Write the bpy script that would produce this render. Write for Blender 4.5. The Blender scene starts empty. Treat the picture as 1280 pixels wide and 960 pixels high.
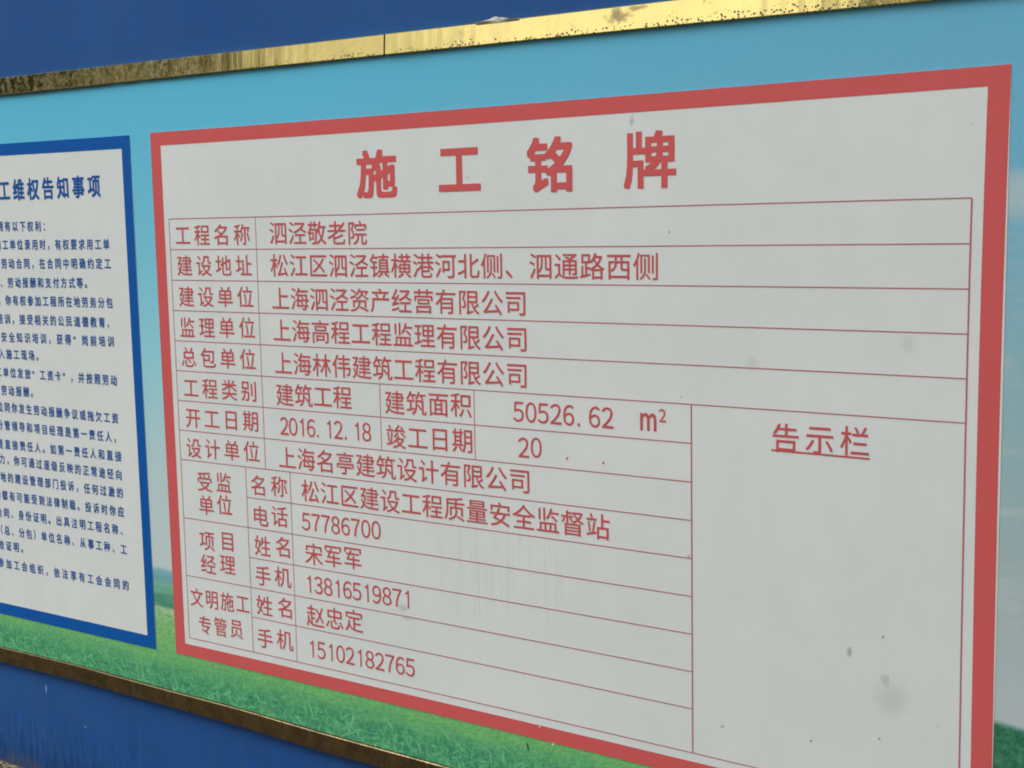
import bpy, bmesh, math, random
from mathutils import Vector, Matrix

# ------------------------------------------------------------------ camera, sky, sun, exposure
S = bpy.context.scene
COL = S.collection
CAM_LOC = (1.7845, -2.2922, 1.6063)
CAM_AXES = ((0.841266, 0.540372, -0.016438), (-0.05304, 0.112757, 0.992206), (0.538013, -0.833837, 0.12352))
LENS = 44.877
cd = bpy.data.cameras.new('camera')
cam = bpy.data.objects.new('camera', cd); COL.objects.link(cam)
m = Matrix((CAM_AXES[0], CAM_AXES[1], CAM_AXES[2])).transposed().to_4x4()
m.translation = CAM_LOC
cam.matrix_world = m
cd.sensor_width = 36; cd.lens = LENS; cd.clip_start = 0.05; cd.clip_end = 400
S.camera = cam

w = bpy.data.worlds.new("World"); S.world = w; w.use_nodes = True
wn = w.node_tree; wn.nodes.clear()
sky = wn.nodes.new('ShaderNodeTexSky'); sky.sky_type = 'NISHITA'; sky.sun_disc = False
sky.sun_elevation = math.radians(58); sky.sun_rotation = math.radians(200)
sky.air_density = 1.0; sky.dust_density = 6.0; sky.ozone_density = 1.0
hsv = wn.nodes.new('ShaderNodeHueSaturation'); hsv.inputs['Saturation'].default_value = 0.10   # overcast: a nearly colourless sky
bg = wn.nodes.new('ShaderNodeBackground'); bg.inputs['Strength'].default_value = 0.15
wo = wn.nodes.new('ShaderNodeOutputWorld')
wn.links.new(sky.outputs[0], hsv.inputs['Color']); wn.links.new(hsv.outputs[0], bg.inputs[0]); wn.links.new(bg.outputs[0], wo.inputs[0])
sl = bpy.data.lights.new('sun', 'SUN'); sl.energy = 0.5; sl.angle = math.radians(35); sl.color = (1.0, 0.985, 0.95)
sun = bpy.data.objects.new('sun', sl); COL.objects.link(sun)
az = math.radians(200); el = math.radians(58)
sdir = Vector((math.sin(az) * math.cos(el), math.cos(az) * math.cos(el), math.sin(el)))
sun.rotation_euler = sdir.to_track_quat('Z', 'Y').to_euler(); sun.location = (0, -4, 8)
S.view_settings.view_transform = 'Standard'; S.view_settings.look = 'None'
S.view_settings.gamma = 1; S.view_settings.use_curve_mapping = False
S.view_settings.exposure = 0.33
S.cycles.filter_width = 1.9

# ------------------------------------------------------------------ measured layout, in metres on the wall (x, z)
GRID = [[(-0.7275, 1.6361), (-0.4799, 1.636), (-0.2326, 1.6361), (0.0146, 1.6365), (0.2617, 1.637), (0.509, 1.6377), (0.7565, 1.6384), (1.0043, 1.6391), (1.2526, 1.6397)], [(-0.7276, 1.5583), (-0.4801, 1.5583), (-0.2329, 1.5585), (0.0143, 1.5589), (0.2614, 1.5594), (0.5087, 1.56), (0.7562, 1.5606), (1.0041, 1.5611), (1.2524, 1.5615)], [(-0.7276, 1.4805), (-0.4802, 1.4806), (-0.233, 1.4808), (0.0141, 1.4812), (0.2613, 1.4817), (0.5085, 1.4822), (0.756, 1.4827), (1.0039, 1.483), (1.2523, 1.4833)], [(-0.7276, 1.4027), (-0.4802, 1.4028), (-0.233, 1.4031), (0.0141, 1.4035), (0.2612, 1.404), (0.5085, 1.4044), (0.756, 1.4047), (1.0039, 1.4049), (1.2523, 1.405)], [(-0.7275, 1.3249), (-0.4802, 1.3251), (-0.233, 1.3255), (0.0141, 1.3259), (0.2612, 1.3262), (0.5085, 1.3266), (0.7561, 1.3268), (1.0041, 1.3268), (1.2525, 1.3266)], [(-0.7274, 1.2471), (-0.4801, 1.2474), (-0.233, 1.2478), (0.0141, 1.2481), (0.2613, 1.2485), (0.5086, 1.2487), (0.7563, 1.2488), (1.0043, 1.2486), (1.2528, 1.2481)], [(-0.7273, 1.1693), (-0.5454, 1.1696), (-0.3636, 1.1699), (-0.1819, 1.1701), (-0.0001, 1.1704), (0.1817, 1.1706), (0.3635, 1.1707), (0.5455, 1.1708), (0.7277, 1.1707)], [(-0.7272, 1.0915), (-0.5453, 1.0918), (-0.3635, 1.0921), (-0.1817, 1.0924), (0.0001, 1.0926), (0.1819, 1.0928), (0.3638, 1.0929), (0.5458, 1.0928), (0.728, 1.0926)], [(-0.727, 1.0137), (-0.5451, 1.0141), (-0.3633, 1.0144), (-0.1815, 1.0147), (0.0002, 1.0149), (0.1821, 1.015), (0.364, 1.015), (0.5461, 1.0148), (0.7284, 1.0145)], [(-0.495, 0.9364), (-0.3421, 0.9367), (-0.1893, 0.9369), (-0.0365, 0.937), (0.1164, 0.9371), (0.2694, 0.9371), (0.4224, 0.937), (0.5755, 0.9367), (0.7288, 0.9363)], [(-0.7269, 0.8581), (-0.5449, 0.8585), (-0.3631, 0.8589), (-0.1812, 0.8591), (0.0006, 0.8592), (0.1826, 0.8592), (0.3646, 0.859), (0.5469, 0.8586), (0.7293, 0.8581)], [(-0.4948, 0.7809), (-0.3419, 0.7811), (-0.189, 0.7813), (-0.0361, 0.7814), (0.1169, 0.7813), (0.2699, 0.7812), (0.4231, 0.7809), (0.5763, 0.7804), (0.7298, 0.7798)], [(-0.7269, 0.7025), (-0.5449, 0.703), (-0.363, 0.7033), (-0.181, 0.7035), (0.001, 0.7035), (0.1831, 0.7033), (0.3653, 0.7029), (0.5476, 0.7023), (0.7302, 0.7014)], [(-0.4949, 0.6253), (-0.3419, 0.6255), (-0.1889, 0.6256), (-0.0359, 0.6256), (0.1172, 0.6254), (0.2704, 0.6251), (0.4237, 0.6246), (0.5771, 0.6239), (0.7307, 0.623)], [(-0.7273, 0.5319), (-0.4797, 0.5324), (-0.2321, 0.5327), (0.0156, 0.5325), (0.2634, 0.5319), (0.5116, 0.5308), (0.7602, 0.5292), (1.0094, 0.5269), (1.2591, 0.5239)], [(-0.7275, 1.6361), (-0.7276, 1.4981), (-0.7276, 1.36), (-0.7274, 1.222), (-0.7271, 1.084), (-0.727, 0.946), (-0.7269, 0.808), (-0.727, 0.6699), (-0.7273, 0.5319)], [(1.2526, 1.6397), (1.2523, 1.501), (1.2524, 1.362), (1.253, 1.2228), (1.2539, 1.0835), (1.255, 0.9439), (1.2563, 0.8041), (1.2577, 0.6641), (1.2591, 0.5239)], [(-0.4268, 1.636), (-0.4269, 1.5583), (-0.427, 1.4806), (-0.4271, 1.4029), (-0.427, 1.3252), (-0.427, 1.2475), (-0.4269, 1.1698), (-0.4267, 1.092), (-0.4266, 1.0143)], [(0.7274, 1.2488), (0.7277, 1.1591), (0.7281, 1.0693), (0.7286, 0.9795), (0.7291, 0.8896), (0.7296, 0.7997), (0.7302, 0.7097), (0.7307, 0.6196), (0.7313, 0.5294)], [(-0.4951, 1.0142), (-0.4949, 0.8536), (-0.4948, 0.6931), (-0.4951, 0.5324)], [(-0.346, 1.0144), (-0.3458, 0.8539), (-0.3456, 0.6933), (-0.3458, 0.5326)], [(-0.0569, 1.248), (-0.0569, 1.1962), (-0.0568, 1.1444), (-0.0566, 1.0926)], [(0.2063, 1.2484), (0.2064, 1.1966), (0.2066, 1.1447), (0.2067, 1.0928)]]
RED_OUTER = [[(-0.7808, 1.8554), (-0.5192, 1.8547), (-0.2579, 1.8546), (0.0033, 1.8549), (0.2643, 1.8555), (0.5254, 1.8563), (0.7868, 1.8574), (1.0484, 1.8585), (1.3106, 1.8598)], [(1.3106, 1.8598), (1.3091, 1.6873), (1.3086, 1.5145), (1.3088, 1.3414), (1.3096, 1.1681), (1.311, 0.9944), (1.3126, 0.8203), (1.3145, 0.646), (1.3163, 0.4712)], [(1.3163, 0.4712), (1.0524, 0.4747), (0.7892, 0.4774), (0.5266, 0.4794), (0.2645, 0.4808), (0.0028, 0.4815), (-0.2587, 0.4817), (-0.5201, 0.4814), (-0.7816, 0.4807)], [(-0.7816, 0.4807), (-0.781, 0.6525), (-0.7809, 0.8243), (-0.781, 0.9961), (-0.7813, 1.1679), (-0.7816, 1.3397), (-0.7817, 1.5115), (-0.7815, 1.6834), (-0.7808, 1.8554)]]
RED_INNER = [[(-0.7446, 1.8215), (-0.4922, 1.8211), (-0.24, 1.821), (0.012, 1.8213), (0.2639, 1.8219), (0.5159, 1.8227), (0.7681, 1.8236), (1.0206, 1.8247), (1.2736, 1.8258)], [(1.2736, 1.8258), (1.2723, 1.6616), (1.2719, 1.4972), (1.2721, 1.3326), (1.2729, 1.1676), (1.2741, 1.0024), (1.2757, 0.8369), (1.2773, 0.671), (1.2791, 0.5049)], [(1.2791, 0.5049), (1.0245, 0.508), (0.7706, 0.5105), (0.5173, 0.5123), (0.2644, 0.5134), (0.0118, 0.5141), (-0.2405, 0.5142), (-0.4928, 0.514), (-0.7451, 0.5134)], [(-0.7451, 0.5134), (-0.7447, 0.6769), (-0.7446, 0.8404), (-0.7447, 1.0039), (-0.745, 1.1674), (-0.7452, 1.3309), (-0.7453, 1.4944), (-0.7452, 1.6579), (-0.7446, 1.8215)]]
BLUE_OUTER = [[(-2.1577, 1.8666), (-1.9941, 1.8639), (-1.8309, 1.8616), (-1.6681, 1.8595), (-1.5057, 1.8578), (-1.3435, 1.8563), (-1.1817, 1.8551), (-1.0201, 1.8541), (-0.8587, 1.8534)], [(-0.8587, 1.8534), (-0.8593, 1.6812), (-0.8594, 1.5091), (-0.8592, 1.337), (-0.859, 1.165), (-0.8587, 0.9931), (-0.8586, 0.8211), (-0.8588, 0.6491), (-0.8594, 0.4771)], [(-0.8594, 0.4771), (-1.0205, 0.4765), (-1.1817, 0.4757), (-1.3431, 0.4749), (-1.5046, 0.474), (-1.6663, 0.4731), (-1.8283, 0.4721), (-1.9906, 0.4711), (-2.1531, 0.4701)], [(-2.1531, 0.4701), (-2.1521, 0.6439), (-2.1519, 0.8178), (-2.1523, 0.992), (-2.153, 1.1664), (-2.1541, 1.3411), (-2.1554, 1.516), (-2.1566, 1.6911), (-2.1577, 1.8666)]]
BLUE_INNER = [[(-2.1249, 1.8322), (-1.9695, 1.8299), (-1.8146, 1.8278), (-1.66, 1.8259), (-1.5057, 1.8244), (-1.3517, 1.823), (-1.1979, 1.8219), (-1.0444, 1.821), (-0.891, 1.8204)], [(-0.891, 1.8204), (-0.8915, 1.6566), (-0.8915, 1.4929), (-0.8914, 1.3293), (-0.8911, 1.1658), (-0.8908, 1.0022), (-0.8907, 0.8387), (-0.8908, 0.6752), (-0.8914, 0.5116)], [(-0.8914, 0.5116), (-1.0444, 0.511), (-1.1976, 0.5103), (-1.3509, 0.5096), (-1.5044, 0.5087), (-1.658, 0.5079), (-1.8119, 0.507), (-1.966, 0.5061), (-2.1204, 0.5052)], [(-2.1204, 0.5052), (-2.1196, 0.6704), (-2.1194, 0.8358), (-2.1198, 1.0013), (-2.1205, 1.1671), (-2.1215, 1.333), (-2.1227, 1.4992), (-2.1238, 1.6656), (-2.1249, 1.8322)]]
ROWS = [
    ('工程名称', -0.7057, 1.5948, -0.4477, 1.5943, 0.0577, 0.0554, 'cjk'),
    ('建设地址', -0.7052, 1.518, -0.4454, 1.5188, 0.0577, 0.0554, 'cjk'),
    ('建设单位', -0.7034, 1.4394, -0.4449, 1.4416, 0.0577, 0.0554, 'cjk'),
    ('监理单位', -0.7051, 1.3603, -0.4433, 1.3655, 0.0577, 0.0554, 'cjk'),
    ('总包单位', -0.7054, 1.2838, -0.445, 1.2873, 0.0577, 0.0554, 'cjk'),
    ('工程类别', -0.702, 1.205, -0.4481, 1.2079, 0.0577, 0.0554, 'cjk'),
    ('开工日期', -0.6999, 1.1267, -0.4456, 1.1325, 0.0577, 0.0554, 'cjk'),
    ('设计单位', -0.703, 1.0477, -0.4458, 1.0553, 0.0577, 0.0554, 'cjk'),
    ('受监', -0.6684, 0.9621, -0.5482, 0.9663, 0.0577, 0.0554, 'cjk'),
    ('单位', -0.6666, 0.9009, -0.5484, 0.9078, 0.0577, 0.0554, 'cjk'),
    ('名称', -0.4785, 0.9706, -0.3571, 0.9748, 0.0577, 0.0554, 'cjk'),
    ('电话', -0.4727, 0.8926, -0.3591, 0.8991, 0.0577, 0.0554, 'cjk'),
    ('项目', -0.6714, 0.8057, -0.5503, 0.8136, 0.0577, 0.0554, 'cjk'),
    ('经理', -0.6702, 0.7437, -0.5464, 0.7516, 0.0577, 0.0554, 'cjk'),
    ('姓名', -0.4748, 0.8161, -0.3564, 0.8222, 0.0577, 0.0554, 'cjk'),
    ('手机', -0.4759, 0.7387, -0.3555, 0.745, 0.0577, 0.0554, 'cjk'),
    ('文明施工', -0.7152, 0.6473, -0.5029, 0.6547, 0.0499, 0.0538, 'cjk'),
    ('专管员', -0.6885, 0.5763, -0.53, 0.5845, 0.0499, 0.0538, 'cjk'),
    ('姓名', -0.4766, 0.6614, -0.3576, 0.6663, 0.0577, 0.0554, 'cjk'),
    ('手机', -0.4781, 0.5754, -0.3571, 0.5825, 0.0577, 0.0554, 'cjk'),
    ('泗泾敬老院', -0.3816, 1.5969, -0.0818, 1.5943, 0.0605, 0.0585, 'cjk'),
    ('松江区泗泾镇横港河北侧、泗通路西侧', -0.3824, 1.5196, 0.6545, 1.5203, 0.0605, 0.0585, 'cjk'),
    ('上海泗泾资产经营有限公司', -0.3814, 1.4397, 0.3431, 1.4415, 0.0605, 0.0585, 'cjk'),
    ('上海高程工程监理有限公司', -0.3811, 1.3625, 0.3447, 1.3649, 0.0605, 0.0585, 'cjk'),
    ('上海林伟建筑工程有限公司', -0.3806, 1.2826, 0.3433, 1.287, 0.0605, 0.0585, 'cjk'),
    ('建筑工程', -0.3807, 1.2054, -0.1421, 1.2097, 0.0605, 0.0585, 'cjk'),
    ('建筑面积', -0.0425, 1.2072, 0.1991, 1.2127, 0.0605, 0.0585, 'cjk'),
    ('50526.62', 0.3089, 1.2081, 0.553, 1.2091, 0.0273, 0.0441, 'digits'),
    ('2016.12.18', -0.3716, 1.1277, -0.0862, 1.1321, 0.0273, 0.0441, 'digits'),
    ('竣工日期', -0.0407, 1.128, 0.1991, 1.1334, 0.0605, 0.0585, 'cjk'),
    ('20', 0.3201, 1.1303, 0.3791, 1.1329, 0.0273, 0.0441, 'digits'),
    ('上海名亭建筑设计有限公司', -0.3796, 1.0498, 0.3464, 1.0568, 0.0605, 0.0585, 'cjk'),
    ('松江区建设工程质量安全监督站', -0.3096, 0.9731, 0.5424, 0.9778, 0.0605, 0.0585, 'cjk'),
    ('57786700', -0.312, 0.896, -0.0668, 0.9001, 0.0273, 0.0441, 'digits'),
    ('宋军军', -0.3055, 0.8169, -0.1285, 0.8234, 0.0605, 0.0585, 'cjk'),
    ('13816519871', -0.3092, 0.7397, 0.0202, 0.7455, 0.0273, 0.0441, 'digits'),
    ('赵忠定', -0.3083, 0.6602, -0.129, 0.6682, 0.0605, 0.0585, 'cjk'),
    ('15102182765', -0.3079, 0.5754, 0.0237, 0.5817, 0.0273, 0.0441, 'digits'),
    ('告示栏', 0.8971, 1.1967, 1.0825, 1.2007, 0.0585, 0.0593, 'cjk'),
]
TITLE = [('施', -0.1065, 0.0096, 1.672, 1.7801), ('工', 0.1247, 0.2352, 1.681, 1.7731), ('铭', 0.3522, 0.4622, 1.6722, 1.7858), ('牌', 0.58, 0.6948, 1.6735, 1.7858)]
UNIT = [('m', 0.6143, 0.651, 1.189, 1.2256), ('2', 0.6564, 0.6727, 1.209, 1.2358)]
DOTS = [(0.4419, 1.1158), (0.5288, 1.1141)]
UNDERLINE = [(0.8948, 1.1714), (1.0844, 1.1702)]
BLUE_ROWS = [
    ('拥有以下权利：', -1.417, 1.6272, -1.2151, 1.6245),
    ('用工单位录用时，有权要求用工单', -1.4316, 1.5749, -0.971, 1.5736),
    ('劳动合同，在合同中明确约定工', -1.4099, 1.5214, -0.9699, 1.5224),
    ('、劳动报酬和支付方式等。', -1.4194, 1.4672, -1.0536, 1.4701),
    ('，你有权参加工程所在地劳务分包', -1.4353, 1.4169, -0.9706, 1.4179),
    ('培训，接受相关的公民道德教育、', -1.4448, 1.3634, -0.9723, 1.3643),
    ('安全知识培训，获得“岗前培训', -1.4319, 1.3108, -0.9738, 1.314),
    ('入施工现场。', -1.4478, 1.2619, -1.2788, 1.2622),
    ('工单位发放“工资卡”，并按照劳动', -1.4673, 1.2081, -0.9711, 1.2089),
    ('劳动报酬。', -1.4482, 1.155, -1.3134, 1.1563),
    ('位同你发生劳动报酬争议或拖欠工资', -1.472, 1.1055, -0.9742, 1.1051),
    ('分管领导和项目经理是第一责任人，', -1.4776, 1.052, -0.9711, 1.0527),
    ('是直接责任人。如第一责任人和直接', -1.482, 0.9953, -0.9698, 1.0014),
    ('力，你可通过逐级反映的正常途径向', -1.4785, 0.9499, -0.972, 0.9497),
    ('在地的建设管理部门投诉，任何过激的', -1.5128, 0.8963, -0.9716, 0.8999),
    ('为都有可能受到法律制裁。投诉时你应', -1.5104, 0.841, -0.9714, 0.8474),
    ('合同、身份证明。出具注明工程名称、', -1.5088, 0.7882, -0.9651, 0.7955),
    ('（总、分包）单位名称、从事工种、工', -1.5113, 0.7354, -0.9685, 0.7423),
    ('效证明。', -1.51, 0.6887, -1.4044, 0.6907),
    ('参加工会组织，依法享有工会会同的', -1.5159, 0.6331, -0.9686, 0.6415),
]
BLUE_TITLE = ('工维权告知事项', -1.3871, 1.727, -1.0069, 1.7278)
STRIP_TOP_UP = [(-1.3636, 2.036), (-0.4467, 2.0314), (-0.0034, 2.0301), (0.3262, 2.0292), (0.673, 2.0286)]
STRIP_TOP_LO = [(-1.3686, 1.9884), (-0.4493, 1.9863), (-0.0051, 1.9841), (0.3253, 1.9824), (0.7888, 1.9796), (1.202, 1.9755)]
STRIP_BOT_UP = [(-1.5393, 0.3702), (-1.1733, 0.3755), (-0.8436, 0.3723), (-0.5444, 0.3716), (-0.2719, 0.3657), (0.1176, 0.362)]
STRIP_BOT_LO = [(-1.5444, 0.3218), (-1.1775, 0.3273), (-0.847, 0.3264), (-0.5472, 0.3234), (-0.2741, 0.3165)]
TITLE_BOLD = .0030
ROW_BOLD = .00025
BLUE_BOLD = .0006
TREES = [
    (-19.2, -12.4, 1.65, 0.3, 'leafy tree whose reflection darkens the left end of the upper brass strip'),
    (-27.5, -14.0, 1.8, 1.9, 'taller leafy tree mirrored at the far left of the upper brass strip'),
    (3.0, -12.4, 1.65, 2.6, 'leafy tree whose reflection darkens the right end of the upper brass strip')]

# ------------------------------------------------------------------ helpers
def tag(o, label=None, cat=None, group=None, kind=None):
    if label: o['label'] = label
    if cat: o['category'] = cat
    if group: o['group'] = group
    if kind: o['kind'] = kind
    return o

def empty(name, loc):
    o = bpy.data.objects.new(name, None); COL.objects.link(o); o.location = loc; o.empty_display_size = 0.1
    return o

def build(name, verts, faces, mat, parent=None, smooth=False):
    """verts are given in world metres; a child keeps them relative to its thing"""
    off = Vector((0, 0, 0))
    p = parent
    while p is not None:
        off += Vector(p.location); p = p.parent
    me = bpy.data.meshes.new(name)
    me.from_pydata([tuple(Vector(v) - off) for v in verts], [], faces)
    me.materials.append(mat)
    if smooth:
        for f in me.polygons: f.use_smooth = True
    me.update()
    o = bpy.data.objects.new(name, me); COL.objects.link(o)
    if parent: o.parent = parent
    return o

class NT:
    def __init__(s, name):
        s.m = bpy.data.materials.new(name); s.m.use_nodes = True
        s.t = s.m.node_tree; s.b = s.t.nodes['Principled BSDF']
        s.pos = s.t.nodes.new('ShaderNodeNewGeometry').outputs['Position']
    def link(s, a, b): s.t.links.new(a, b)
    def _in(s, sock, v):
        if hasattr(v, 'is_output'): s.link(v, sock)
        elif v is not None: sock.default_value = v
    def math(s, op, a, b=None, c=None, clamp=False):
        n = s.t.nodes.new('ShaderNodeMath'); n.operation = op; n.use_clamp = clamp
        s._in(n.inputs[0], a); s._in(n.inputs[1], b)
        if c is not None: s._in(n.inputs[2], c)
        return n.outputs[0]
    def vscale(s, v, sc, off=(0, 0, 0)):
        n = s.t.nodes.new('ShaderNodeMapping'); s._in(n.inputs[0], v)
        n.inputs['Location'].default_value = off; n.inputs['Scale'].default_value = sc
        return n.outputs[0]
    def rot(s, v, ang):
        n = s.t.nodes.new('ShaderNodeMapping'); s._in(n.inputs[0], v); n.inputs['Rotation'].default_value = (0, ang, 0)
        return n.outputs[0]
    def noise(s, v, scale, detail=3, rough=0.5, dist=0):
        n = s.t.nodes.new('ShaderNodeTexNoise'); s._in(n.inputs['Vector'], v)
        n.inputs['Scale'].default_value = scale; n.inputs['Detail'].default_value = detail
        n.inputs['Roughness'].default_value = rough; n.inputs['Distortion'].default_value = dist
        return n.outputs[0]
    def ramp(s, f, stops, interp='LINEAR'):
        n = s.t.nodes.new('ShaderNodeValToRGB'); s._in(n.inputs[0], f); n.color_ramp.interpolation = interp
        e = n.color_ramp.elements
        while len(e) < len(stops): e.new(0.5)
        for i, (p, c) in enumerate(stops):
            e[i].position = p; e[i].color = (c[0], c[1], c[2], 1) if not isinstance(c, (int, float)) else (c, c, c, 1)
        return n.outputs[0]
    def mix(s, f, a, b, mode='MIX'):
        n = s.t.nodes.new('ShaderNodeMix'); n.data_type = 'RGBA'; n.blend_type = mode
        s._in(n.inputs[0], f)
        for sock, v in ((n.inputs[6], a), (n.inputs[7], b)):
            if isinstance(v, tuple): v = (v[0], v[1], v[2], 1)
            s._in(sock, v)
        return n.outputs[2]
    def map(s, v, a, b, c=0.0, d=1.0, smooth=False):
        n = s.t.nodes.new('ShaderNodeMapRange'); s._in(n.inputs[0], v)
        if smooth: n.interpolation_type = 'SMOOTHSTEP'
        for i, x in enumerate((a, b, c, d)): n.inputs[i + 1].default_value = x
        return n.outputs[0]
    def xyz(s, v=None):
        n = s.t.nodes.new('ShaderNodeSeparateXYZ'); s._in(n.inputs[0], v if v is not None else s.pos)
        return n.outputs
    def spot(s, cx, cz, rx, rz, warp=None):
        """soft-edged mark of radius rx, rz at (cx, cz) on the wall"""
        P = s.xyz()
        dx = s.math('MULTIPLY', s.math('SUBTRACT', P[0], cx), 1 / rx)
        dz = s.math('MULTIPLY', s.math('SUBTRACT', P[2], cz), 1 / rz)
        d = s.math('SQRT', s.math('ADD', s.math('MULTIPLY', dx, dx), s.math('MULTIPLY', dz, dz)))
        if warp is not None: d = s.math('ADD', d, warp)
        return s.map(d, 1.0, 0.15, 0, 1, True)
    def bump(s, h, strength, dist=0.002):
        n = s.t.nodes.new('ShaderNodeBump'); n.inputs['Strength'].default_value = strength
        n.inputs['Distance'].default_value = dist; s._in(n.inputs['Height'], h)
        s.link(n.outputs[0], s.b.inputs['Normal'])
    def fin(s, col, rough, metal=0.0, spec=0.4):
        v = s.mix(1.0, col, (.88, .88, .88), 'MULTIPLY') if metal < .5 else col
        if isinstance(v, tuple): v = (v[0], v[1], v[2], 1)
        s._in(s.b.inputs['Base Color'], v); s._in(s.b.inputs['Roughness'], rough)
        s.b.inputs['Metallic'].default_value = metal; s.b.inputs['Specular IOR Level'].default_value = spec
        return s.m

def add_weave(n, strength=0.10):
    """coated banner cloth: fine vertical and horizontal yarns, slightly uneven"""
    a = n.noise(n.vscale(n.pos, (420, 1, 60)), 1.0, 2)
    b = n.noise(n.vscale(n.pos, (50, 1, 420)), 1.0, 2)
    c = n.noise(n.pos, 5.0, 3)
    h = n.math('ADD', n.math('ADD', n.math('MULTIPLY', a, .5), n.math('MULTIPLY', b, .4)), n.math('MULTIPLY', c, 9.0))
    n.bump(h, strength, 0.001)
    return a, b

# ------------------------------------------------------------------ materials
SMUDGES = [  # x, z, rx, rz, strength on the white vinyl
    (0.5982, 1.806, .007, .016, .45), (1.1337, .722, .044, .046, .20), (1.120, .757, .013, .016, .34),
    (1.0525, .798, .007, .014, .65), (-.008, .723, .022, .014, .32), (.004, .700, .022, .010, .22),
    (1.1151, .8377, .004, .004, .95), (.7956, .5988, .006, .005, .6), (.9801, .6077, .004, .004, .85),
    (.6799, 1.5877, .003, .003, .9), (.8535, 1.3347, .020, .022, .16), (1.1489, 1.3839, .018, .022, .18),
    (1.112, .640, .004, .004, .75), (.722, .94, .004, .005, .8), (.705, 1.262, .003, .004, .4), (.20, 1.71, .01, .005, .25),
    (.93, 1.19, .010, .008, .2), (.44, 1.95, .02, .01, .15)]

def vinyl_white():
    n = NT('white_vinyl')
    big = n.noise(n.pos, 2.2, 4, .55)
    col = n.mix(n.map(big, .3, .7), (.685, .735, .722), (.730, .768, .750))
    blot = n.noise(n.vscale(n.pos, (1, 1, .7)), 9, 4, .6)
    col = n.mix(n.map(blot, .45, .75, 0, .35), col, (.60, .675, .685))
    a, b = add_weave(n, .12)
    col = n.mix(n.map(a, .35, .65, 0, .06), col, (.56, .6, .58))
    # rain streaks, fading in and out down the sheet
    st = n.noise(n.vscale(n.pos, (95, 1, 1.6)), 1.0, 2, .5)
    gate = n.map(n.noise(n.pos, 2.6, 2), .48, .66)
    col = n.mix(n.math('MULTIPLY', n.map(st, .55, .75, 0, .20), gate), col, (.60, .64, .62))
    rub = n.math('MULTIPLY', n.spot(.26, .84, .30, .20), n.map(n.noise(n.vscale(n.pos, (130, 1, 3)), 1.0, 2), .52, .66, 0, .45))
    col = n.mix(rub, col, (.56, .60, .59))
    # specks of dirt
    v = n.t.nodes.new('ShaderNodeTexVoronoi'); v.inputs['Scale'].default_value = 26; n.link(n.pos, v.inputs['Vector'])
    keep = n.map(n.noise(n.vscale(n.pos, (1, 1, 1), (3, 7, 1)), 14, 1), .62, .66)
    sp = n.math('MULTIPLY', n.map(v.outputs['Distance'], .075, .03), keep)
    col = n.mix(n.math('MULTIPLY', sp, .45), col, (.25, .27, .25))
    fine = n.noise(n.pos, 130, 3, .6)
    wv = n.math('MULTIPLY', n.math('SUBTRACT', fine, .5), .9)
    for (x, z, rx, rz, k) in SMUDGES:
        k2 = n.math('MULTIPLY', n.spot(x, z, rx, rz, wv), k)
        col = n.mix(k2, col, (.20, .22, .20))
    return n.fin(col, n.map(blot, .35, .7, .34, .50), 0, .32)

def ink(name, c, mott=.12, rough=.5):
    n = NT(name)
    f = n.noise(n.pos, 6, 4, .6)
    a, b = add_weave(n, .12)
    col = n.mix(n.map(f, .35, .7, 0, mott * 2), c, tuple(min(1, x * .80 + .010) for x in c))
    col = n.mix(n.map(a, .4, .6, 0, mott), col, tuple(min(1, x * 1.1 + .012) for x in c))
    return n.fin(col, rough, 0, .18)

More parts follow.
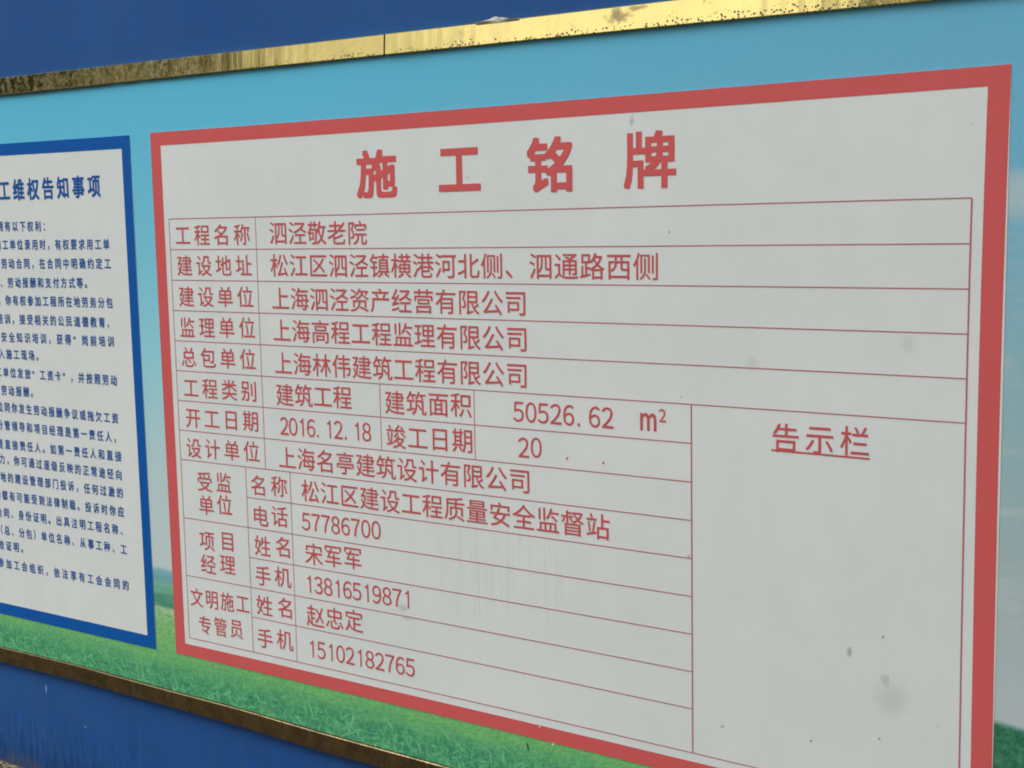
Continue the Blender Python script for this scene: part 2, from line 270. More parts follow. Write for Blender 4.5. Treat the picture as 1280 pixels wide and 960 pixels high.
def landscape():
    n = NT('landscape_print')
    P = n.xyz()
    x, z = P[0], P[2]
    # sky of the print: cyan at the top, washed out towards the printed horizon at z = .71
    zz = n.math('ADD', z, n.math('MULTIPLY', n.math('SUBTRACT', n.noise(n.pos, 1.6, 3), .5), .10))
    t = n.map(zz, .70, 2.04)
    sky_l = n.ramp(t, [(0, (.56, .65, .65)), (.22, (.48, .65, .67)), (.42, (.30, .66, .76)), (.62, (.19, .58, .74)), (.85, (.115, .53, .75)), (1, (.090, .50, .73))])
    sky_r = n.ramp(t, [(0, (.48, .55, .56)), (.25, (.36, .49, .50)), (.50, (.27, .49, .56)), (.66, (.22, .47, .60)), (.74, (.17, .47, .65)), (1, (.115, .45, .66))])
    col = n.mix(n.map(x, -.6, 1.5, 0, 1, True), sky_l, sky_r)
    # soft cloud bank on the right margin
    cl = n.noise(n.vscale(n.pos, (1.3, 1, 5.5), (1.2, 0, .4)), 2.6, 5, .6, .6)
    cm = n.math('MULTIPLY', n.map(cl, .50, .66), n.math('MULTIPLY', n.map(x, 1.15, 1.30), n.map(z, 1.85, 1.60)))
    bank = n.math('MULTIPLY', n.spot(1.38, 1.640, .20, .060, n.math('MULTIPLY', n.math('SUBTRACT', n.noise(n.pos, 12, 4), .5), .8)), .60)
    col = n.mix(n.math('MULTIPLY', cm, .45), col, (.55, .62, .60))
    col = n.mix(bank, col, (.58, .64, .62))
    # distant hills, wood edge, pale field
    hz = n.math('ADD', z, n.math('MULTIPLY', n.math('SUBTRACT', n.noise(n.vscale(n.pos, (4, 1, 1)), 1.0, 3), .5), .030))
    hills = n.ramp(n.map(hz, .60, .735), [(0, (.05, .26, .14)), (.22, (.06, .28, .16)), (.34, (.13, .42, .25)), (.48, (.18, .44, .36)), (.62, (.12, .36, .42)), (.78, (.20, .45, .54)), (1, (.34, .56, .64))])
    hn = n.noise(n.vscale(n.pos, (7, 1, 60)), 1.0, 4, .6)
    hills = n.mix(n.map(hn, .45, .7, 0, .55), hills, (.30, .52, .46))
    # wooded knoll on the far right
    knoll_h = n.math('ADD', n.math('MULTIPLY', n.map(x, 1.15, 1.55, .00, .055, False), -1), .735)
    col = n.mix(n.map(hz, .712, .700, 0, 1), col, hills)
    wood = n.ramp(n.noise(n.vscale(n.pos, (1, 1, 1.5)), 60, 5, .7), [(.3, (.008, .07, .035)), (.5, (.022, .17, .085)), (.7, (.08, .30, .16))])
    wm = n.math('MULTIPLY', n.map(x, 1.10, 1.16), n.map(n.math('SUBTRACT', hz, knoll_h), .006, -.006))
    col = n.mix(wm, col, wood)
    # field
    fz = n.math('ADD', z, n.math('MULTIPLY', n.math('SUBTRACT', n.noise(n.vscale(n.pos, (3, 1, 1)), 1.5, 2), .5), .012))
    field = n.ramp(n.map(fz, .36, .604), [(0, (.09, .42, .16)), (.30, (.15, .50, .17)), (.52, (.22, .55, .17)), (.72, (.27, .57, .19)), (.90, (.33, .60, .27)), (1, (.55, .70, .48))])
    fn = n.noise(n.vscale(n.pos, (6, 1, 55)), 1.0, 4, .65)
    field = n.mix(n.map(fn, .5, .68, 0, .45), field, (.12, .38, .15))
    # turf: blades of the printed foreground, larger and darker towards the bottom
    low = n.map(z, .50, .385, 0, 1, True)
    pz = n.math('MULTIPLY', n.math('SUBTRACT', z, .30), 1.0)
    clump = n.noise(n.vscale(n.pos, (1, 1, 2.0)), 8, 5, .68)
    blades = None
    for ang, sc, dist, off in ((.45, 26, .7, 0), (-.70, 30, .8, 3), (1.25, 34, .6, 7), (-1.35, 24, .9, 11), (.05, 38, .7, 17)):
        nn = n.noise(n.vscale(n.rot(n.vscale(n.pos, (1, 1, 1), (off, 0, off)), ang), (.75, 1, 4.6)), sc, 2.5, .55, dist)
        blades = nn if blades is None else n.math('MAXIMUM', blades, nn)
    turf = n.ramp(blades, [(.52, (.022, .190, .100)), (.60, (.060, .335, .150)), (.67, (.130, .49, .21)), (.74, (.26, .62, .33)), (.82, (.54, .82, .60))])
    gm = n.map(n.math('ADD', low, n.math('MULTIPLY', n.math('SUBTRACT', clump, .5), 1.9)), .22, .85, 0, .95)
    fine_g = n.noise(n.vscale(n.rot(n.pos, .35), (1, 1, 2.4)), 62, 4, .65, .5)
    shortg = n.mix(n.map(fine_g, .42, .62, 0, .55), field, (.045, .29, .095))
    grass = n.mix(gm, shortg, turf)
    grass = n.mix(n.map(clump, .50, .68, 0, .35), grass, (.15, .50, .18))
    col = n.mix(n.map(fz, .604, .597), col, grass)
    # vinyl fade and dirt, then the top strip's shadow painted as a dark line
    a, b = add_weave(n, .14)
    col = n.mix(n.map(a, .38, .62, 0, .07), col, (.40, .55, .58))
    st = n.noise(n.vscale(n.pos, (60, 1, 1.5)), 1.0, 3)
    col = n.mix(n.map(st, .55, .8, 0, .14), col, (.25, .38, .40))
    lip = n.math('MULTIPLY', n.map(z, 1.974, 1.986, 0, 1), n.map(n.noise(n.vscale(n.pos, (12, 1, 8)), 1.0, 4), .40, .62, .40, .75))  # shade below the strip, put into the print colour
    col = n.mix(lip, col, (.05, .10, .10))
    return n.fin(col, .5, 0, .18)

def wall_paint():
    n = NT('blue_wall_paint')
    P = n.xyz()
    big = n.noise(n.pos, 1.7, 4, .6)
    col = n.mix(n.map(big, .3, .7), (.016, .072, .250), (.022, .092, .285))
    fine = n.noise(n.vscale(n.pos, (1, 1, .5)), 28, 4, .7)
    col = n.mix(n.map(fine, .45, .75, 0, .55), col, (.010, .095, .35))
    # drips running down the lower wall, dark ragged splash marks near the ground
    drip = n.noise(n.vscale(n.pos, (75, 1, 9)), 1.0, 4, .65)
    low = n.map(P[2], .24, .05, 0, 1)
    lowx = n.math('MULTIPLY', low, n.map(P[0], -.95, -1.25, .35, 1))
    d2 = n.map(n.math('ADD', drip, n.math('MULTIPLY', lowx, .18)), .55, .74)
    col = n.mix(n.math('MULTIPLY', n.math('MULTIPLY', d2, low), .70), col, (.007, .035, .12))
    st = n.noise(n.vscale(n.pos, (40, 1, 2)), 1.0, 3)
    col = n.mix(n.map(st, .55, .75, 0, .30), col, (.045, .12, .25))
    mud = n.math('MULTIPLY', n.map(P[2], .045, .0), n.map(n.noise(n.pos, 34, 4), .35, .6))
    col = n.mix(n.math('MULTIPLY', mud, .6), col, (.10, .085, .055))
    # two pale scratches
    sc = n.math('MAXIMUM', n.spot(-1.3585, .268, .0028, .018), n.math('MULTIPLY', n.spot(-1.19, .185, .006, .004), .5))
    col = n.mix(sc, col, (.45, .52, .62))
    n.bump(n.math('ADD', fine, n.math('MULTIPLY', big, 4)), .25, .002)
    return n.fin(col, n.map(big, .3, .7, .42, .6), 0, .14)

def brass():
    n = NT('polished_brass')
    P = n.xyz()
    # thin sheet that never lies flat: long ripples across the strip
    r1 = n.noise(n.vscale(n.pos, (14, 1, 2)), 1.0, 2, .5)
    r2 = n.noise(n.vscale(n.pos, (70, 1, 6)), 1.0, 2, .5)
    cloudy = n.noise(n.vscale(n.pos, (1, 1, 1)), 9, 5, .65)
    base = n.mix(n.map(cloudy, .35, .7), (.86, .70, .255), (.79, .63, .235))
    scr = n.noise(n.vscale(n.rot(n.pos, .4), (4, 1, 160)), 1.0, 3)
    base = n.mix(n.map(scr, .58, .72, 0, .25), base, (.52, .38, .16))
    # black specks, thickest along the lower edge
    v = n.t.nodes.new('ShaderNodeTexVoronoi'); v.inputs['Scale'].default_value = 150; n.link(n.pos, v.inputs['Vector'])
    clus = n.noise(n.pos, 17, 3, .6)
    edge = n.map(P[2], 2.010, 1.986, 0, .22)
    e2 = n.map(P[2], 1.992, 1.984, 0, .22)
    keep = n.map(n.math('ADD', clus, n.math('ADD', edge, e2)), .64, .74)
    sp = n.math('MULTIPLY', n.map(v.outputs['Distance'], .42, .26), keep)
    rag = n.math('MULTIPLY', n.math('SUBTRACT', n.noise(n.pos, 70, 4), .5), 1.6)
    patch = n.spot(.572, 2.011, .034, .020, rag)
    patch2 = n.math('MULTIPLY', n.spot(.612, 2.022, .030, .007, rag), .8)
    patch3 = n.math('MULTIPLY', n.spot(.19, 2.012, .018, .020, rag), .35)
    stains = n.math('MAXIMUM', n.math('MAXIMUM', patch, patch2), patch3)
    grimy_reflection = n.math('MULTIPLY', n.map(n.noise(n.vscale(n.pos, (1.3, 1, 1)), 55, 5, .75), .44, .62), n.map(P[0], -.50, -.62, .05, .88))  # left end: dirt plus mirrored foliage painted into the brass colour
    col = n.mix(sp, base, (.045, .035, .02))
    col = n.mix(n.math('MULTIPLY', stains, .75), col, (.17, .15, .09))
    col = n.mix(grimy_reflection, col, n.ramp(n.noise(n.vscale(n.pos, (1, 1, 1)), 90, 4, .7), [(.34, (.025, .028, .020)), (.52, (.115, .13, .10)), (.70, (.36, .37, .31))]))
    rough = n.math('ADD', n.map(cloudy, .3, .7, .07, .15), n.math('MULTIPLY', n.math('MAXIMUM', sp, n.math('MAXIMUM', stains, grimy_reflection)), .35))
    n.bump(n.math('ADD', n.math('MULTIPLY', r1, 2.5), n.math('MULTIPLY', r2, .30)), .30, .002)
    m_ = n.fin(col, rough, 1.0, .5)
    n.link(n.math('SUBTRACT', 1.0, n.math('MULTIPLY', n.math('MAXIMUM', sp, n.math('MULTIPLY', stains, .5)), .9)), n.b.inputs['Metallic'])
    return m_

def brass_low():
    n = NT('dark_mottled_brass')  # browner, darker base than the upper strips, mottled
    P = n.xyz()
    cl = n.noise(n.vscale(n.pos, (1, 1, 1)), 24, 5, .7)
    col = n.mix(n.map(cl, .38, .66), (.34, .26, .145), (.14, .105, .062))
    v = n.noise(n.vscale(n.pos, (110, 1, 16)), 1.0, 4, .6)
    col = n.mix(n.map(v, .50, .66, 0, .6), col, (.16, .13, .07))
    n.bump(n.math('ADD', cl, v), .3, .002)
    return n.fin(col, n.map(cl, .3, .7, .14, .38), 1.0, .5)

def soil():
    n = NT('trodden_soil')
    f = n.noise(n.pos, 3, 6, .65); g = n.noise(n.pos, 45, 5, .7)
    col = n.mix(f, (.085, .068, .040), (.17, .14, .09))
    col = n.mix(n.map(g, .5, .7, 0, .6), col, (.24, .215, .16))
    n.bump(n.math('ADD', f, n.math('MULTIPLY', g, .4)), .8, .03)
    return n.fin(col, .9, 0, .2)

def simple(name, c, rough, scale=8, amt=.35, spec=.3):
    n = NT(name)
    f = n.noise(n.pos, scale, 4)
    return n.fin(n.mix(n.map(f, .3, .7, 0, amt), c, tuple(x * .5 for x in c)), rough, 0, spec)

M_WHITE = vinyl_white()
M_RED = ink('red_print', (.62, .108, .108))
M_REDTEXT = ink('red_letter_print', (.56, .095, .105), .08)
M_REDLINE = ink('red_line_print', (.46, .165, .185), .08)
M_BLUE = ink('blue_print', (.000, .092, .38), .05)
M_BLUETEXT = ink('blue_letter_print', (.010, .095, .35), .08)
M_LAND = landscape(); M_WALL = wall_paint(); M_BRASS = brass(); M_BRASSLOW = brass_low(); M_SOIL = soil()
M_DARKGAP = simple('dark_gap_fill', (.02, .018, .015), .8)
M_CHIP = simple('bare_backing_white', (.82, .84, .78), .5)
M_SPECK = simple('black_dirt', (.03, .035, .02), .8)
M_FILM = simple('torn_plastic_film', (.50, .51, .45), .3)
M_BARK = simple('bark', (.10, .075, .05), .9, 14)
def leafmat():
    n = NT('leaves')
    f = n.noise(n.pos, 1.1, 3)
    return n.fin(n.mix(f, (.040, .058, .034), (.105, .120, .062)), .6, 0, .3)
M_LEAF = leafmat()

# ------------------------------------------------------------------ the setting
def grid_sheet():
    vs, fs = [], []
    rnd = random.Random(4)
    xs = [-60, -30, -12, -6, -3.5] + [-2.4 + .12 * i for i in range(18)] + [0, 1, 2, 4, 8, 20, 60]
    ys = [-60, -30, -14, -8, -4, -2, -1.2, -.8] + [-.6 + .06 * i for i in range(10)] + [.01, .1]
    for y in ys:
        for x in xs:
            d = .006 if -2.5 < x < 0 and y > -.7 else .02
            vs.append((x, y, rnd.uniform(-d, d) - .002))
    nx = len(xs)
    for j in range(len(ys) - 1):
        for i in range(nx - 1):
            a = j * nx + i; fs.append((a, a + 1, a + nx + 1, a + nx))
    return vs, fs
v, f = grid_sheet()
tag(build('ground', v, f, M_SOIL, None, True), 'bare brown earth at the foot of the blue wall', kind='structure')
# a little gravel and litter lying where the soil meets the wall, bottom left of the picture
rnd = random.Random(9)
vs, fs = [], []
for i in range(260):
    x = rnd.uniform(-2.0, -1.1); y = -abs(rnd.gauss(0, .05)) - .008; r = rnd.uniform(.003, .009)
    b = len(vs)
    pts = [(1, 0, 0), (0, 1, 0), (-1, 0, 0), (0, -1, 0), (0, 0, .7), (0, 0, -.7)]
    for p in pts:
        k = rnd.uniform(.7, 1.2); vs.append((x + p[0] * r * k, y + p[1] * r * k, .004 + p[2] * r * k))
    for a, c in ((0, 1), (1, 2), (2, 3), (3, 0)):
        fs.append((b + a, b + c, b + 4)); fs.append((b + c, b + a, b + 5))
tag(build('gravel', vs, fs, simple('gravel_stone', (.30, .27, .20), .85, 60)), 'loose gravel along the foot of the wall', kind='stuff')

def boxv(x0, x1, y0, y1, z0, z1):
    return [(x0, y0, z0), (x1, y0, z0), (x1, y1, z0), (x0, y1, z0), (x0, y0, z1), (x1, y0, z1), (x1, y1, z1), (x0, y1, z1)], \
        [(0, 1, 5, 4), (1, 2, 6, 5), (2, 3, 7, 6), (3, 0, 4, 7), (4, 5, 6, 7), (3, 2, 1, 0)]
wall = empty('hoarding_wall', (0, .08, 0))
tag(wall, 'dark blue painted site wall behind and around the printed banner', 'wall')
v, f = boxv(-3.4, 3.2, .010, .15, -.05, 2.75)
build('wall_body', v, f, M_WALL, wall)
v, f = boxv(-3.43, 3.23, -.02, .18, 2.75, 2.81)
build('coping', v, f, M_WALL, wall)

# ------------------------------------------------------------------ banner with its landscape print and brass strips
banner = empty('landscape_banner', (0, 0, .34))
tag(banner, 'long banner printed with blue sky and green grass, edged by brass strips', 'banner')
NX, NZ = 60, 20
vs, fs = [], []
for j in range(NZ + 1):
    for i in range(NX + 1):
        x = -2.44 + 4.87 * i / NX; z = .335 + (2.02 - .335) * j / NZ
        y = 0.0
        vs.append((x, y, z))
for j in range(NZ):
    for i in range(NX):
        a = j * (NX + 1) + i; fs.append((a, a + 1, a + NX + 2, a + NX + 1))
nb = len(vs)
vs += [(-2.44, .0095, .335), (2.43, .0095, .335), (2.43, .0095, 2.02), (-2.44, .0095, 2.02)]
c4 = [0, NX, (NX + 1) * (NZ + 1) - 1, (NX + 1) * NZ]
for k in range(4): fs.append((c4[k], nb + k, nb + (k + 1) % 4, c4[(k + 1) % 4]))
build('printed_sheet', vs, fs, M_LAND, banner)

def interp(pts, x):
    if x <= pts[0][0]: (a, b) = pts[0], pts[1]
    elif x >= pts[-1][0]: (a, b) = pts[-2], pts[-1]
    else:
        for a, b in zip(pts, pts[1:]):
            if a[0] <= x <= b[0]: break
    # beyond the measured span run on level
    if x < pts[0][0]: return pts[0][1]
    if x > pts[-1][0]: return pts[-1][1]
    return a[1] + (b[1] - a[1]) * (x - a[0]) / (b[0] - a[0])
def strip(x0, x1, up, lo, mat, label, y0=-.009, seed=1, n=60, lip=.0018, tilt=.0):
    """folded sheet strip: flat face, rolled edges, slight waviness"""
    rnd = random.Random(seed)
    vs, fs = [], []
    for i in range(n + 1):
        x = x0 + (x1 - x0) * i / n
        zu = interp(up, x); zl = interp(lo, x)
        wv = .0005 * math.sin(x * 9 + seed) + rnd.uniform(-.00012, .00012)
        prof = [(.009, zu), (y0 + tilt + lip + wv, zu), (y0 + tilt + wv, zu - lip), (y0 + tilt / 2 + wv, (zu + zl) / 2), (y0 + wv, zl + lip), (y0 + lip + wv, zl), (.009, zl)]
        if i in (0, n): pass
        vs += [(x, p[0], p[1]) for p in prof]
    k = 7
    for i in range(n):
        for j in range(k - 1):
            a = i * k + j; fs.append((a, a + 1, a + k + 1, a + k))
    fs.append(tuple(range(k)))
    fs.append(tuple(reversed(range(n * k, n * k + k))))
    fs = [tuple(reversed(q)) for q in fs]
    o = build('brass_strip', vs, fs, mat, banner)
    bm = bmesh.new(); bm.from_mesh(o.data); bmesh.ops.recalc_face_normals(bm, faces=bm.faces); bm.to_mesh(o.data); bm.free()
    if label: o['label'] = label
    return o
strip(-2.44, -.0132, STRIP_TOP_UP, STRIP_TOP_LO, M_BRASS, 'upper brass strip left of the joint, left end darkened by dirt and a painted foliage reflection', seed=2, tilt=.0030)
strip(-.0078, 2.43, STRIP_TOP_UP, STRIP_TOP_LO, M_BRASS, 'upper brass strip right of the joint, bright with a dark oval stain', seed=5, y0=-.0094, tilt=.0030)
strip(-2.44, 2.43, STRIP_BOT_UP, STRIP_BOT_LO, M_BRASSLOW, 'lower brass strip, dark brown and mottled', seed=7, n=90)
v, f = boxv(-.0128, -.0082, -.003, .009, 1.985, 2.0285); build('joint_gap', v, f, M_DARKGAP, banner)  # near-black box filling the gap between the two strips
# scrap of torn protective film curling up from the top edge
vs, fs = [], []
n = 14
for i in range(n + 1):
    t = i / n; x = .235 + .105 * t
    hgt = .0105 * math.sin(math.pi * min(1, t * 1.05)) ** 1.5 * (.85 if .35 < t < .55 else .6) + .0006
    vs += [(x, -.0086, interp(STRIP_TOP_UP, x) - .004), (x, -.0106 - .002 * math.sin(t * 9), interp(STRIP_TOP_UP, x) + .001), (x + .004 * math.sin(t * 7), -.006 - .003 * math.sin(t * 13), interp(STRIP_TOP_UP, x) + hgt)]
for i in range(n):
    for j in range(2):
        a = i * 3 + j; fs.append((a, a + 3, a + 4, a + 1))
build('torn_film', vs, fs, M_FILM, banner)

# ------------------------------------------------------------------ lettering from Blender's own built-in font
GL = {}
def glyph(ch):
    key = ch
    if ch == chr(0xFF11) and key not in GL:      # the notice's plain figure one: a stem and a short flag, no foot
        z = glyph(chr(0xFF10))[2]; c = (z[0] + z[1]) / 2 + .02; b_, t_ = z[2] + .01, z[3] - .005
        V = [(c, b_), (c + .075, b_), (c + .075, t_), (c + .015, t_), (c - .035, t_ - .085), (c - .135, t_ - .125), (c - .135, t_ - .185), (c, t_ - .155)]
        GL[key] = (V, [tuple(range(8))], (c - .135, c + .075, b_, t_))
    if key in GL: return GL[key]
    c = bpy.data.curves.new('glyph', 'FONT'); c.body = ch; c.size = 1; c.resolution_u = 3
    o = bpy.data.objects.new('glyph', c); COL.objects.link(o)
    dg = bpy.context.evaluated_depsgraph_get()
    me = bpy.data.meshes.new_from_object(o.evaluated_get(dg))
    V = [(v.co.x, v.co.y) for v in me.vertices]; F = [tuple(p.vertices) for p in me.polygons]
    bpy.data.objects.remove(o); bpy.data.curves.remove(c); bpy.data.meshes.remove(me)
    bb = (min(p[0] for p in V), max(p[0] for p in V), min(p[1] for p in V), max(p[1] for p in V))
    GL[key] = (V, F, bb)
    return GL[key]

def put(vs, fs, g, fx, fz, y, bold=0.0):
    V, F, bb = g
    n = 1 if bold < .0001 else (6 if bold < .0012 else 8)     # heavier cuts: the same outline laid down again, a hair's breadth aside
    for k in range(n + (1 if n > 1 else 0)):
        b = len(vs)
        ox = oz = 0
        if k: ox = bold * math.cos(2 * math.pi * (k + .5) / n); oz = bold * math.sin(2 * math.pi * (k + .5) / n)
        if k and n == 8: ox, oz = [(bold * a, bold * b2) for a in (-1, 0, 1) for b2 in (-1, 0, 1) if a or b2][k - 1]
        for p in V: vs.append((fx(p[0]) + ox, y - .00002 * k, fz(p[1]) + oz))
        for f in F: fs.append(tuple(b + i for i in f))
    # face the viewer (towards -y)
def fix(o):
    me = o.data
    for p in me.polygons:
        if p.normal.y > 0: p.flip()
    me.update()
    return o

def row_of_characters(name, text, x0, z0, x1, z1, ew, eh, style, y, bold, mat, parent, centres=False, joined=False):
    """one printed row: an Empty with one mesh per character, or one joined mesh where the print is too small to pick apart"""
    n = len(text); gs = [glyph(ch) for ch in text]; cells = []
    if style == 'cjk':
        if centres: c0, c1 = x0, x1
        else: c0 = x0 + (.5 - gs[0][2][0]) * ew; c1 = x1 - (gs[-1][2][1] - .5) * ew
        for i, g in enumerate(gs):
            t = i / (n - 1) if n > 1 else 0
            cells.append((g, c0 + (c1 - c0) * t, z0 + (z1 - z0) * t, .5, .38, ew, eh))
    else:   # condensed half-width figures: ew = width of a figure, eh = its height
        pitch = (x1 - x0 - ew) / (n - 1); zero = glyph(chr(0xFF10))[2]
        sx = ew / (zero[1] - zero[0]); sz = eh / (zero[3] - zero[2])
        for i, ch in enumerate(text):
            t = i / (n - 1); cx = x0 + ew / 2 + pitch * i; cz = z0 + (z1 - z0) * t
            if ch == '.': g = glyph('.'); cells.append((g, cx - .25 * ew, cz - eh * .5, (g[2][0] + g[2][1]) / 2, g[2][2], sx * 1.0, sz * 1.0))
            else: g = glyph(chr(0xFF10 + int(ch))); cells.append((g, cx, cz, (zero[0] + zero[1]) / 2, (zero[2] + zero[3]) / 2, sx, sz))
    if joined: vs, fs = [], []
    else:
        row = empty(name, Vector((x0, y, min(z0, z1) - eh / 2)) - Vector(parent.location)); row.parent = parent
    for (g, cx, cz, mu, mv, sx, sz) in cells:
        if not joined: vs, fs = [], []
        put(vs, fs, g, lambda u: cx + (u - mu) * sx, lambda q: cz + (q - mv) * sz, y, bold)
        if not joined: fix(build('character', vs, fs, mat, row))
    if joined: return tag(fix(build(name, vs, fs, mat, parent)), kind='stuff')
    return row

def ring(outer, inner, y):
    vs, fs = [], []
    for so, si in zip(outer, inner):
        for k in range(len(so) - 1):
            b = len(vs)
            vs += [(so[k][0], y, so[k][1]), (so[k + 1][0], y, so[k + 1][1]), (si[k + 1][0], y, si[k + 1][1]), (si[k][0], y, si[k][1])]
            fs.append((b, b + 1, b + 2, b + 3))
    return vs, fs
def sheet(outer, y, back):
    """thin vinyl sheet following the outline, slab between y and back"""
    top, right, bot, left = outer
    bot = list(reversed(bot)); n = len(top)
    vs, fs = [], []
    for k in range(n):
        for yy in (y, back):
            vs += [(top[k][0], yy, top[k][1]), (bot[k][0], yy, bot[k][1])]
    for k in range(n - 1):
        a = k * 4; b = a + 4
        fs.append((a, b, b + 1, a + 1)); fs.append((a, a + 2, b + 2, b)); fs.append((a + 1, b + 1, b + 3, a + 3))
    fs.append((0, 1, 3, 2)); e = (n - 1) * 4; fs.append((e, e + 2, e + 3, e + 1))
    return vs, fs
def poly_line(pts, wd, y):
    vs, fs = [], []
    for i, p in enumerate(pts):
        a = pts[max(0, i - 1)]; b = pts[min(len(pts) - 1, i + 1)]
        dx, dz = b[0] - a[0], b[1] - a[1]; L = math.hypot(dx, dz); nx, nz = -dz / L * wd / 2, dx / L * wd / 2
        vs += [(p[0] + nx, y, p[1] + nz), (p[0] - nx, y, p[1] - nz)]
    for i in range(len(pts) - 1): fs.append((2 * i, 2 * i + 1, 2 * i + 3, 2 * i + 2))
    return vs, fs

YS, YB, YL = -.0012, -.0016, -.0019
# ---- the red-framed notice
red = empty('construction_notice', (.25, 0, .60))
tag(red, 'large white notice in a red frame with a ruled table of red Chinese lettering', 'notice')
v, f = sheet(RED_OUTER, YS, -.0003); build('white_sheet', v, f, M_WHITE, red)
v, f = ring(RED_OUTER, RED_INNER, YB); fix(build('red_frame', v, f, M_RED, red))
vs, fs = [], []
for k, g in enumerate(GRID):
    horiz = abs(g[0][0] - g[-1][0]) > abs(g[0][1] - g[-1][1])
    wd = .0023 if horiz else (.0032 if g[0][0] > .5 else .0021)
    v, f = poly_line(g, wd, YB - .00004 * (0 if horiz else 1))
    b = len(vs); vs += v; fs += [tuple(b + i for i in q) for q in f]
fix(build('table_lines', vs, fs, M_REDLINE, red))
def boxed(name, items, bolds, mat):
    row = empty(name, Vector((items[0][1], YL, items[0][3])) - Vector(red.location)); row.parent = red
    for (ch, xl, xr, zb, zt), bo in zip(items, bolds):
        g = glyph(ch); bb = g[2]; vs, fs = [], []
        xl += bo; xr -= bo; zb += bo; zt -= bo
        put(vs, fs, g, lambda u: xl + (u - bb[0]) / (bb[1] - bb[0]) * (xr - xl), lambda q: zb + (q - bb[2]) / (bb[3] - bb[2]) * (zt - zb), YL, bo)
        fix(build('character', vs, fs, mat, row))
boxed('title_lettering', TITLE, [TITLE_BOLD, TITLE_BOLD * 1.05, TITLE_BOLD, TITLE_BOLD * .85], M_RED)
for (t, x0, z0, x1, z1, ew, eh, st) in ROWS:
    row_of_characters('text_row', t, x0, z0, x1, z1, ew, eh, st, YL, ROW_BOLD, M_REDTEXT, red)
boxed('unit_lettering', UNIT, [.0007, 0], M_REDTEXT)
for d in DOTS:
    vs = [(d[0], YL, d[1])] + [(d[0] + .0026 * math.cos(a * math.pi / 5), YL, d[1] + .0028 * math.sin(a * math.pi / 5)) for a in range(10)]
    fix(build('printed_dot', vs, [(0, 1 + i, 1 + (i + 1) % 10) for i in range(10)], M_REDTEXT, red))
v, f = poly_line(UNDERLINE, .0034, YL); fix(build('underline', v, f, M_REDTEXT, red))
def chip(parent, name, mat, x, z, pts):
    vs = [(x, YL - .0006, z)] + [(x + p[0] * .001, YL - .0001, z + p[1] * .001) for p in pts]; n = len(pts)
    return fix(build(name, vs, [(0, 1 + i, 1 + (i + 1) % n) for i in range(n)], mat, parent))
chip(red, 'paint_chip', M_CHIP, .3641, .510, [(-1.8, -1), (-1, 1.8), (1.2, 1.4), (1.9, -.6), (.4, -2)])
chip(red, 'paint_chip', M_CHIP, .3985, .4768, [(-2.4, -2.6), (-3, 1), (-1, 1.4), (0, 4.4), (2, 4.8), (1.8, .8), (2.4, -2), (0, -3.6)])
chip(banner, 'dirt_fleck', M_SPECK, .332, .457, [(-2.5, 8), (-1, -2), (1.5, -7), (3, -6), (1.5, 2), (0, 9)])
for x, z, r in ((1.1151, .8377, 1.6), (.9801, .6077, 1.7), (.6799, 1.5877, 1.5), (1.112, .640, 1.4)):
    r *= .55; chip(red, 'dirt_fleck', M_SPECK, x, z, [(-r, -r * .5), (-r * .6, r), (r * .7, r * .9), (r, -r * .6), (0, -r)])

# ---- the blue-framed notice on the left
blue = empty('workers_rights_notice', (-1.5, 0, .50))
tag(blue, 'white notice in a blue frame with small blue Chinese lettering, left of the red one', 'notice')
v, f = sheet(BLUE_OUTER, YS, -.0003); build('white_sheet', v, f, M_WHITE, blue)
v, f = ring(BLUE_OUTER, BLUE_INNER, YB); fix(build('blue_frame', v, f, M_BLUE, blue))
t, x0, z0, x1, z1 = BLUE_TITLE
row_of_characters('title_lettering', t, x0, z0, x1, z1, .0515, .0620, 'cjk', YL, .0014, M_BLUETEXT, blue, True)
for (t, x0, z0, x1, z1) in BLUE_ROWS:
    row_of_characters('lettering', t, x0, z0, x1, z1, .0268, .0305, 'cjk', YL, BLUE_BOLD, M_BLUETEXT, blue, True, True)

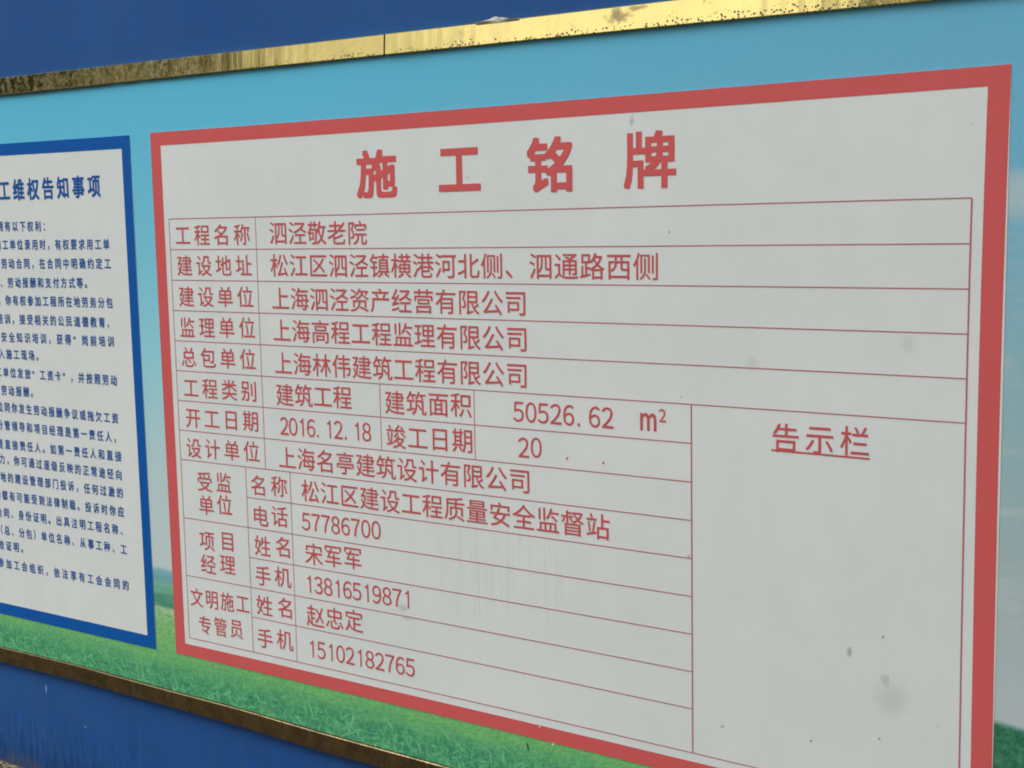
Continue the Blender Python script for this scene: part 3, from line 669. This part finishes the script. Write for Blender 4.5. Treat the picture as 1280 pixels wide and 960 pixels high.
# ------------------------------------------------------------------ trees across the way, seen mirrored in the upper brass strip
def tree_meshes(seed):
    rnd = random.Random(seed)
    tv, tf = [], []
    def limb(p, q, r0, r1, n=7):
        p = Vector(p); q = Vector(q); d = (q - p).normalized()
        u = d.orthogonal().normalized(); w_ = d.cross(u); b = len(tv)
        for c, r in ((p, r0), ((p + q) / 2 + u * r0 * .5, (r0 + r1) / 2), (q, r1)):
            for k in range(n):
                a = 2 * math.pi * k / n; tv.append(tuple(c + (u * math.cos(a) + w_ * math.sin(a)) * r))
        for s in range(2):
            for k in range(n): tf.append((b + s * n + k, b + s * n + (k + 1) % n, b + (s + 1) * n + (k + 1) % n, b + (s + 1) * n + k))
    limb((0, 0, -.1), (.1, 0, 3.0), .22, .14)
    tips = []
    for k in range(11):
        a = k * 2.4; h_ = rnd.uniform(1.6, 3.0); q = (math.cos(a) * rnd.uniform(1.2, 2.6), math.sin(a) * rnd.uniform(1.2, 2.6), rnd.uniform(3.2, 6.2))
        limb((.05, 0, h_), q, .09, .03, 5); tips.append(q)
    lv, lf = [], []
    clumps = [Vector(q) for q in tips] + [Vector((rnd.gauss(0, 1.5), rnd.gauss(0, 1.5), rnd.uniform(1.6, 6.6))) for _ in range(26)]
    for c in clumps:
        R_ = rnd.uniform(.7, 1.25)
        for _ in range(230):
            d = Vector((rnd.gauss(0, 1), rnd.gauss(0, 1), rnd.gauss(0, .8))).normalized() * R_ * rnd.random() ** .4
            p = c + d; s = rnd.uniform(.06, .13)
            a = Vector((rnd.gauss(0, 1), rnd.gauss(0, 1), rnd.gauss(0, 1))).normalized(); b_ = a.orthogonal().normalized()
            k = len(lv); lv.extend([tuple(p - a * s), tuple(p + b_ * s * .5), tuple(p + a * s), tuple(p - b_ * s * .5)]); lf.append((k, k + 1, k + 2, k + 3))
    mt = bpy.data.meshes.new('trunk'); mt.from_pydata(tv, [], tf); mt.materials.append(M_BARK)
    ml = bpy.data.meshes.new('crown'); ml.from_pydata(lv, [], lf); ml.materials.append(M_LEAF)
    return mt, ml
mt, ml = tree_meshes(3)
for (x, y, s, rz, lab) in TREES:
    r = empty('street_tree', (x, y, 0)); r.scale = (s, s, s); r.rotation_euler = (0, 0, rz)
    tag(r, lab, 'tree', 'leafy trees mirrored in the upper brass strip')
    for nm, me in (('trunk', mt), ('crown', ml)):
        o = bpy.data.objects.new(nm, me); COL.objects.link(o); o.parent = r
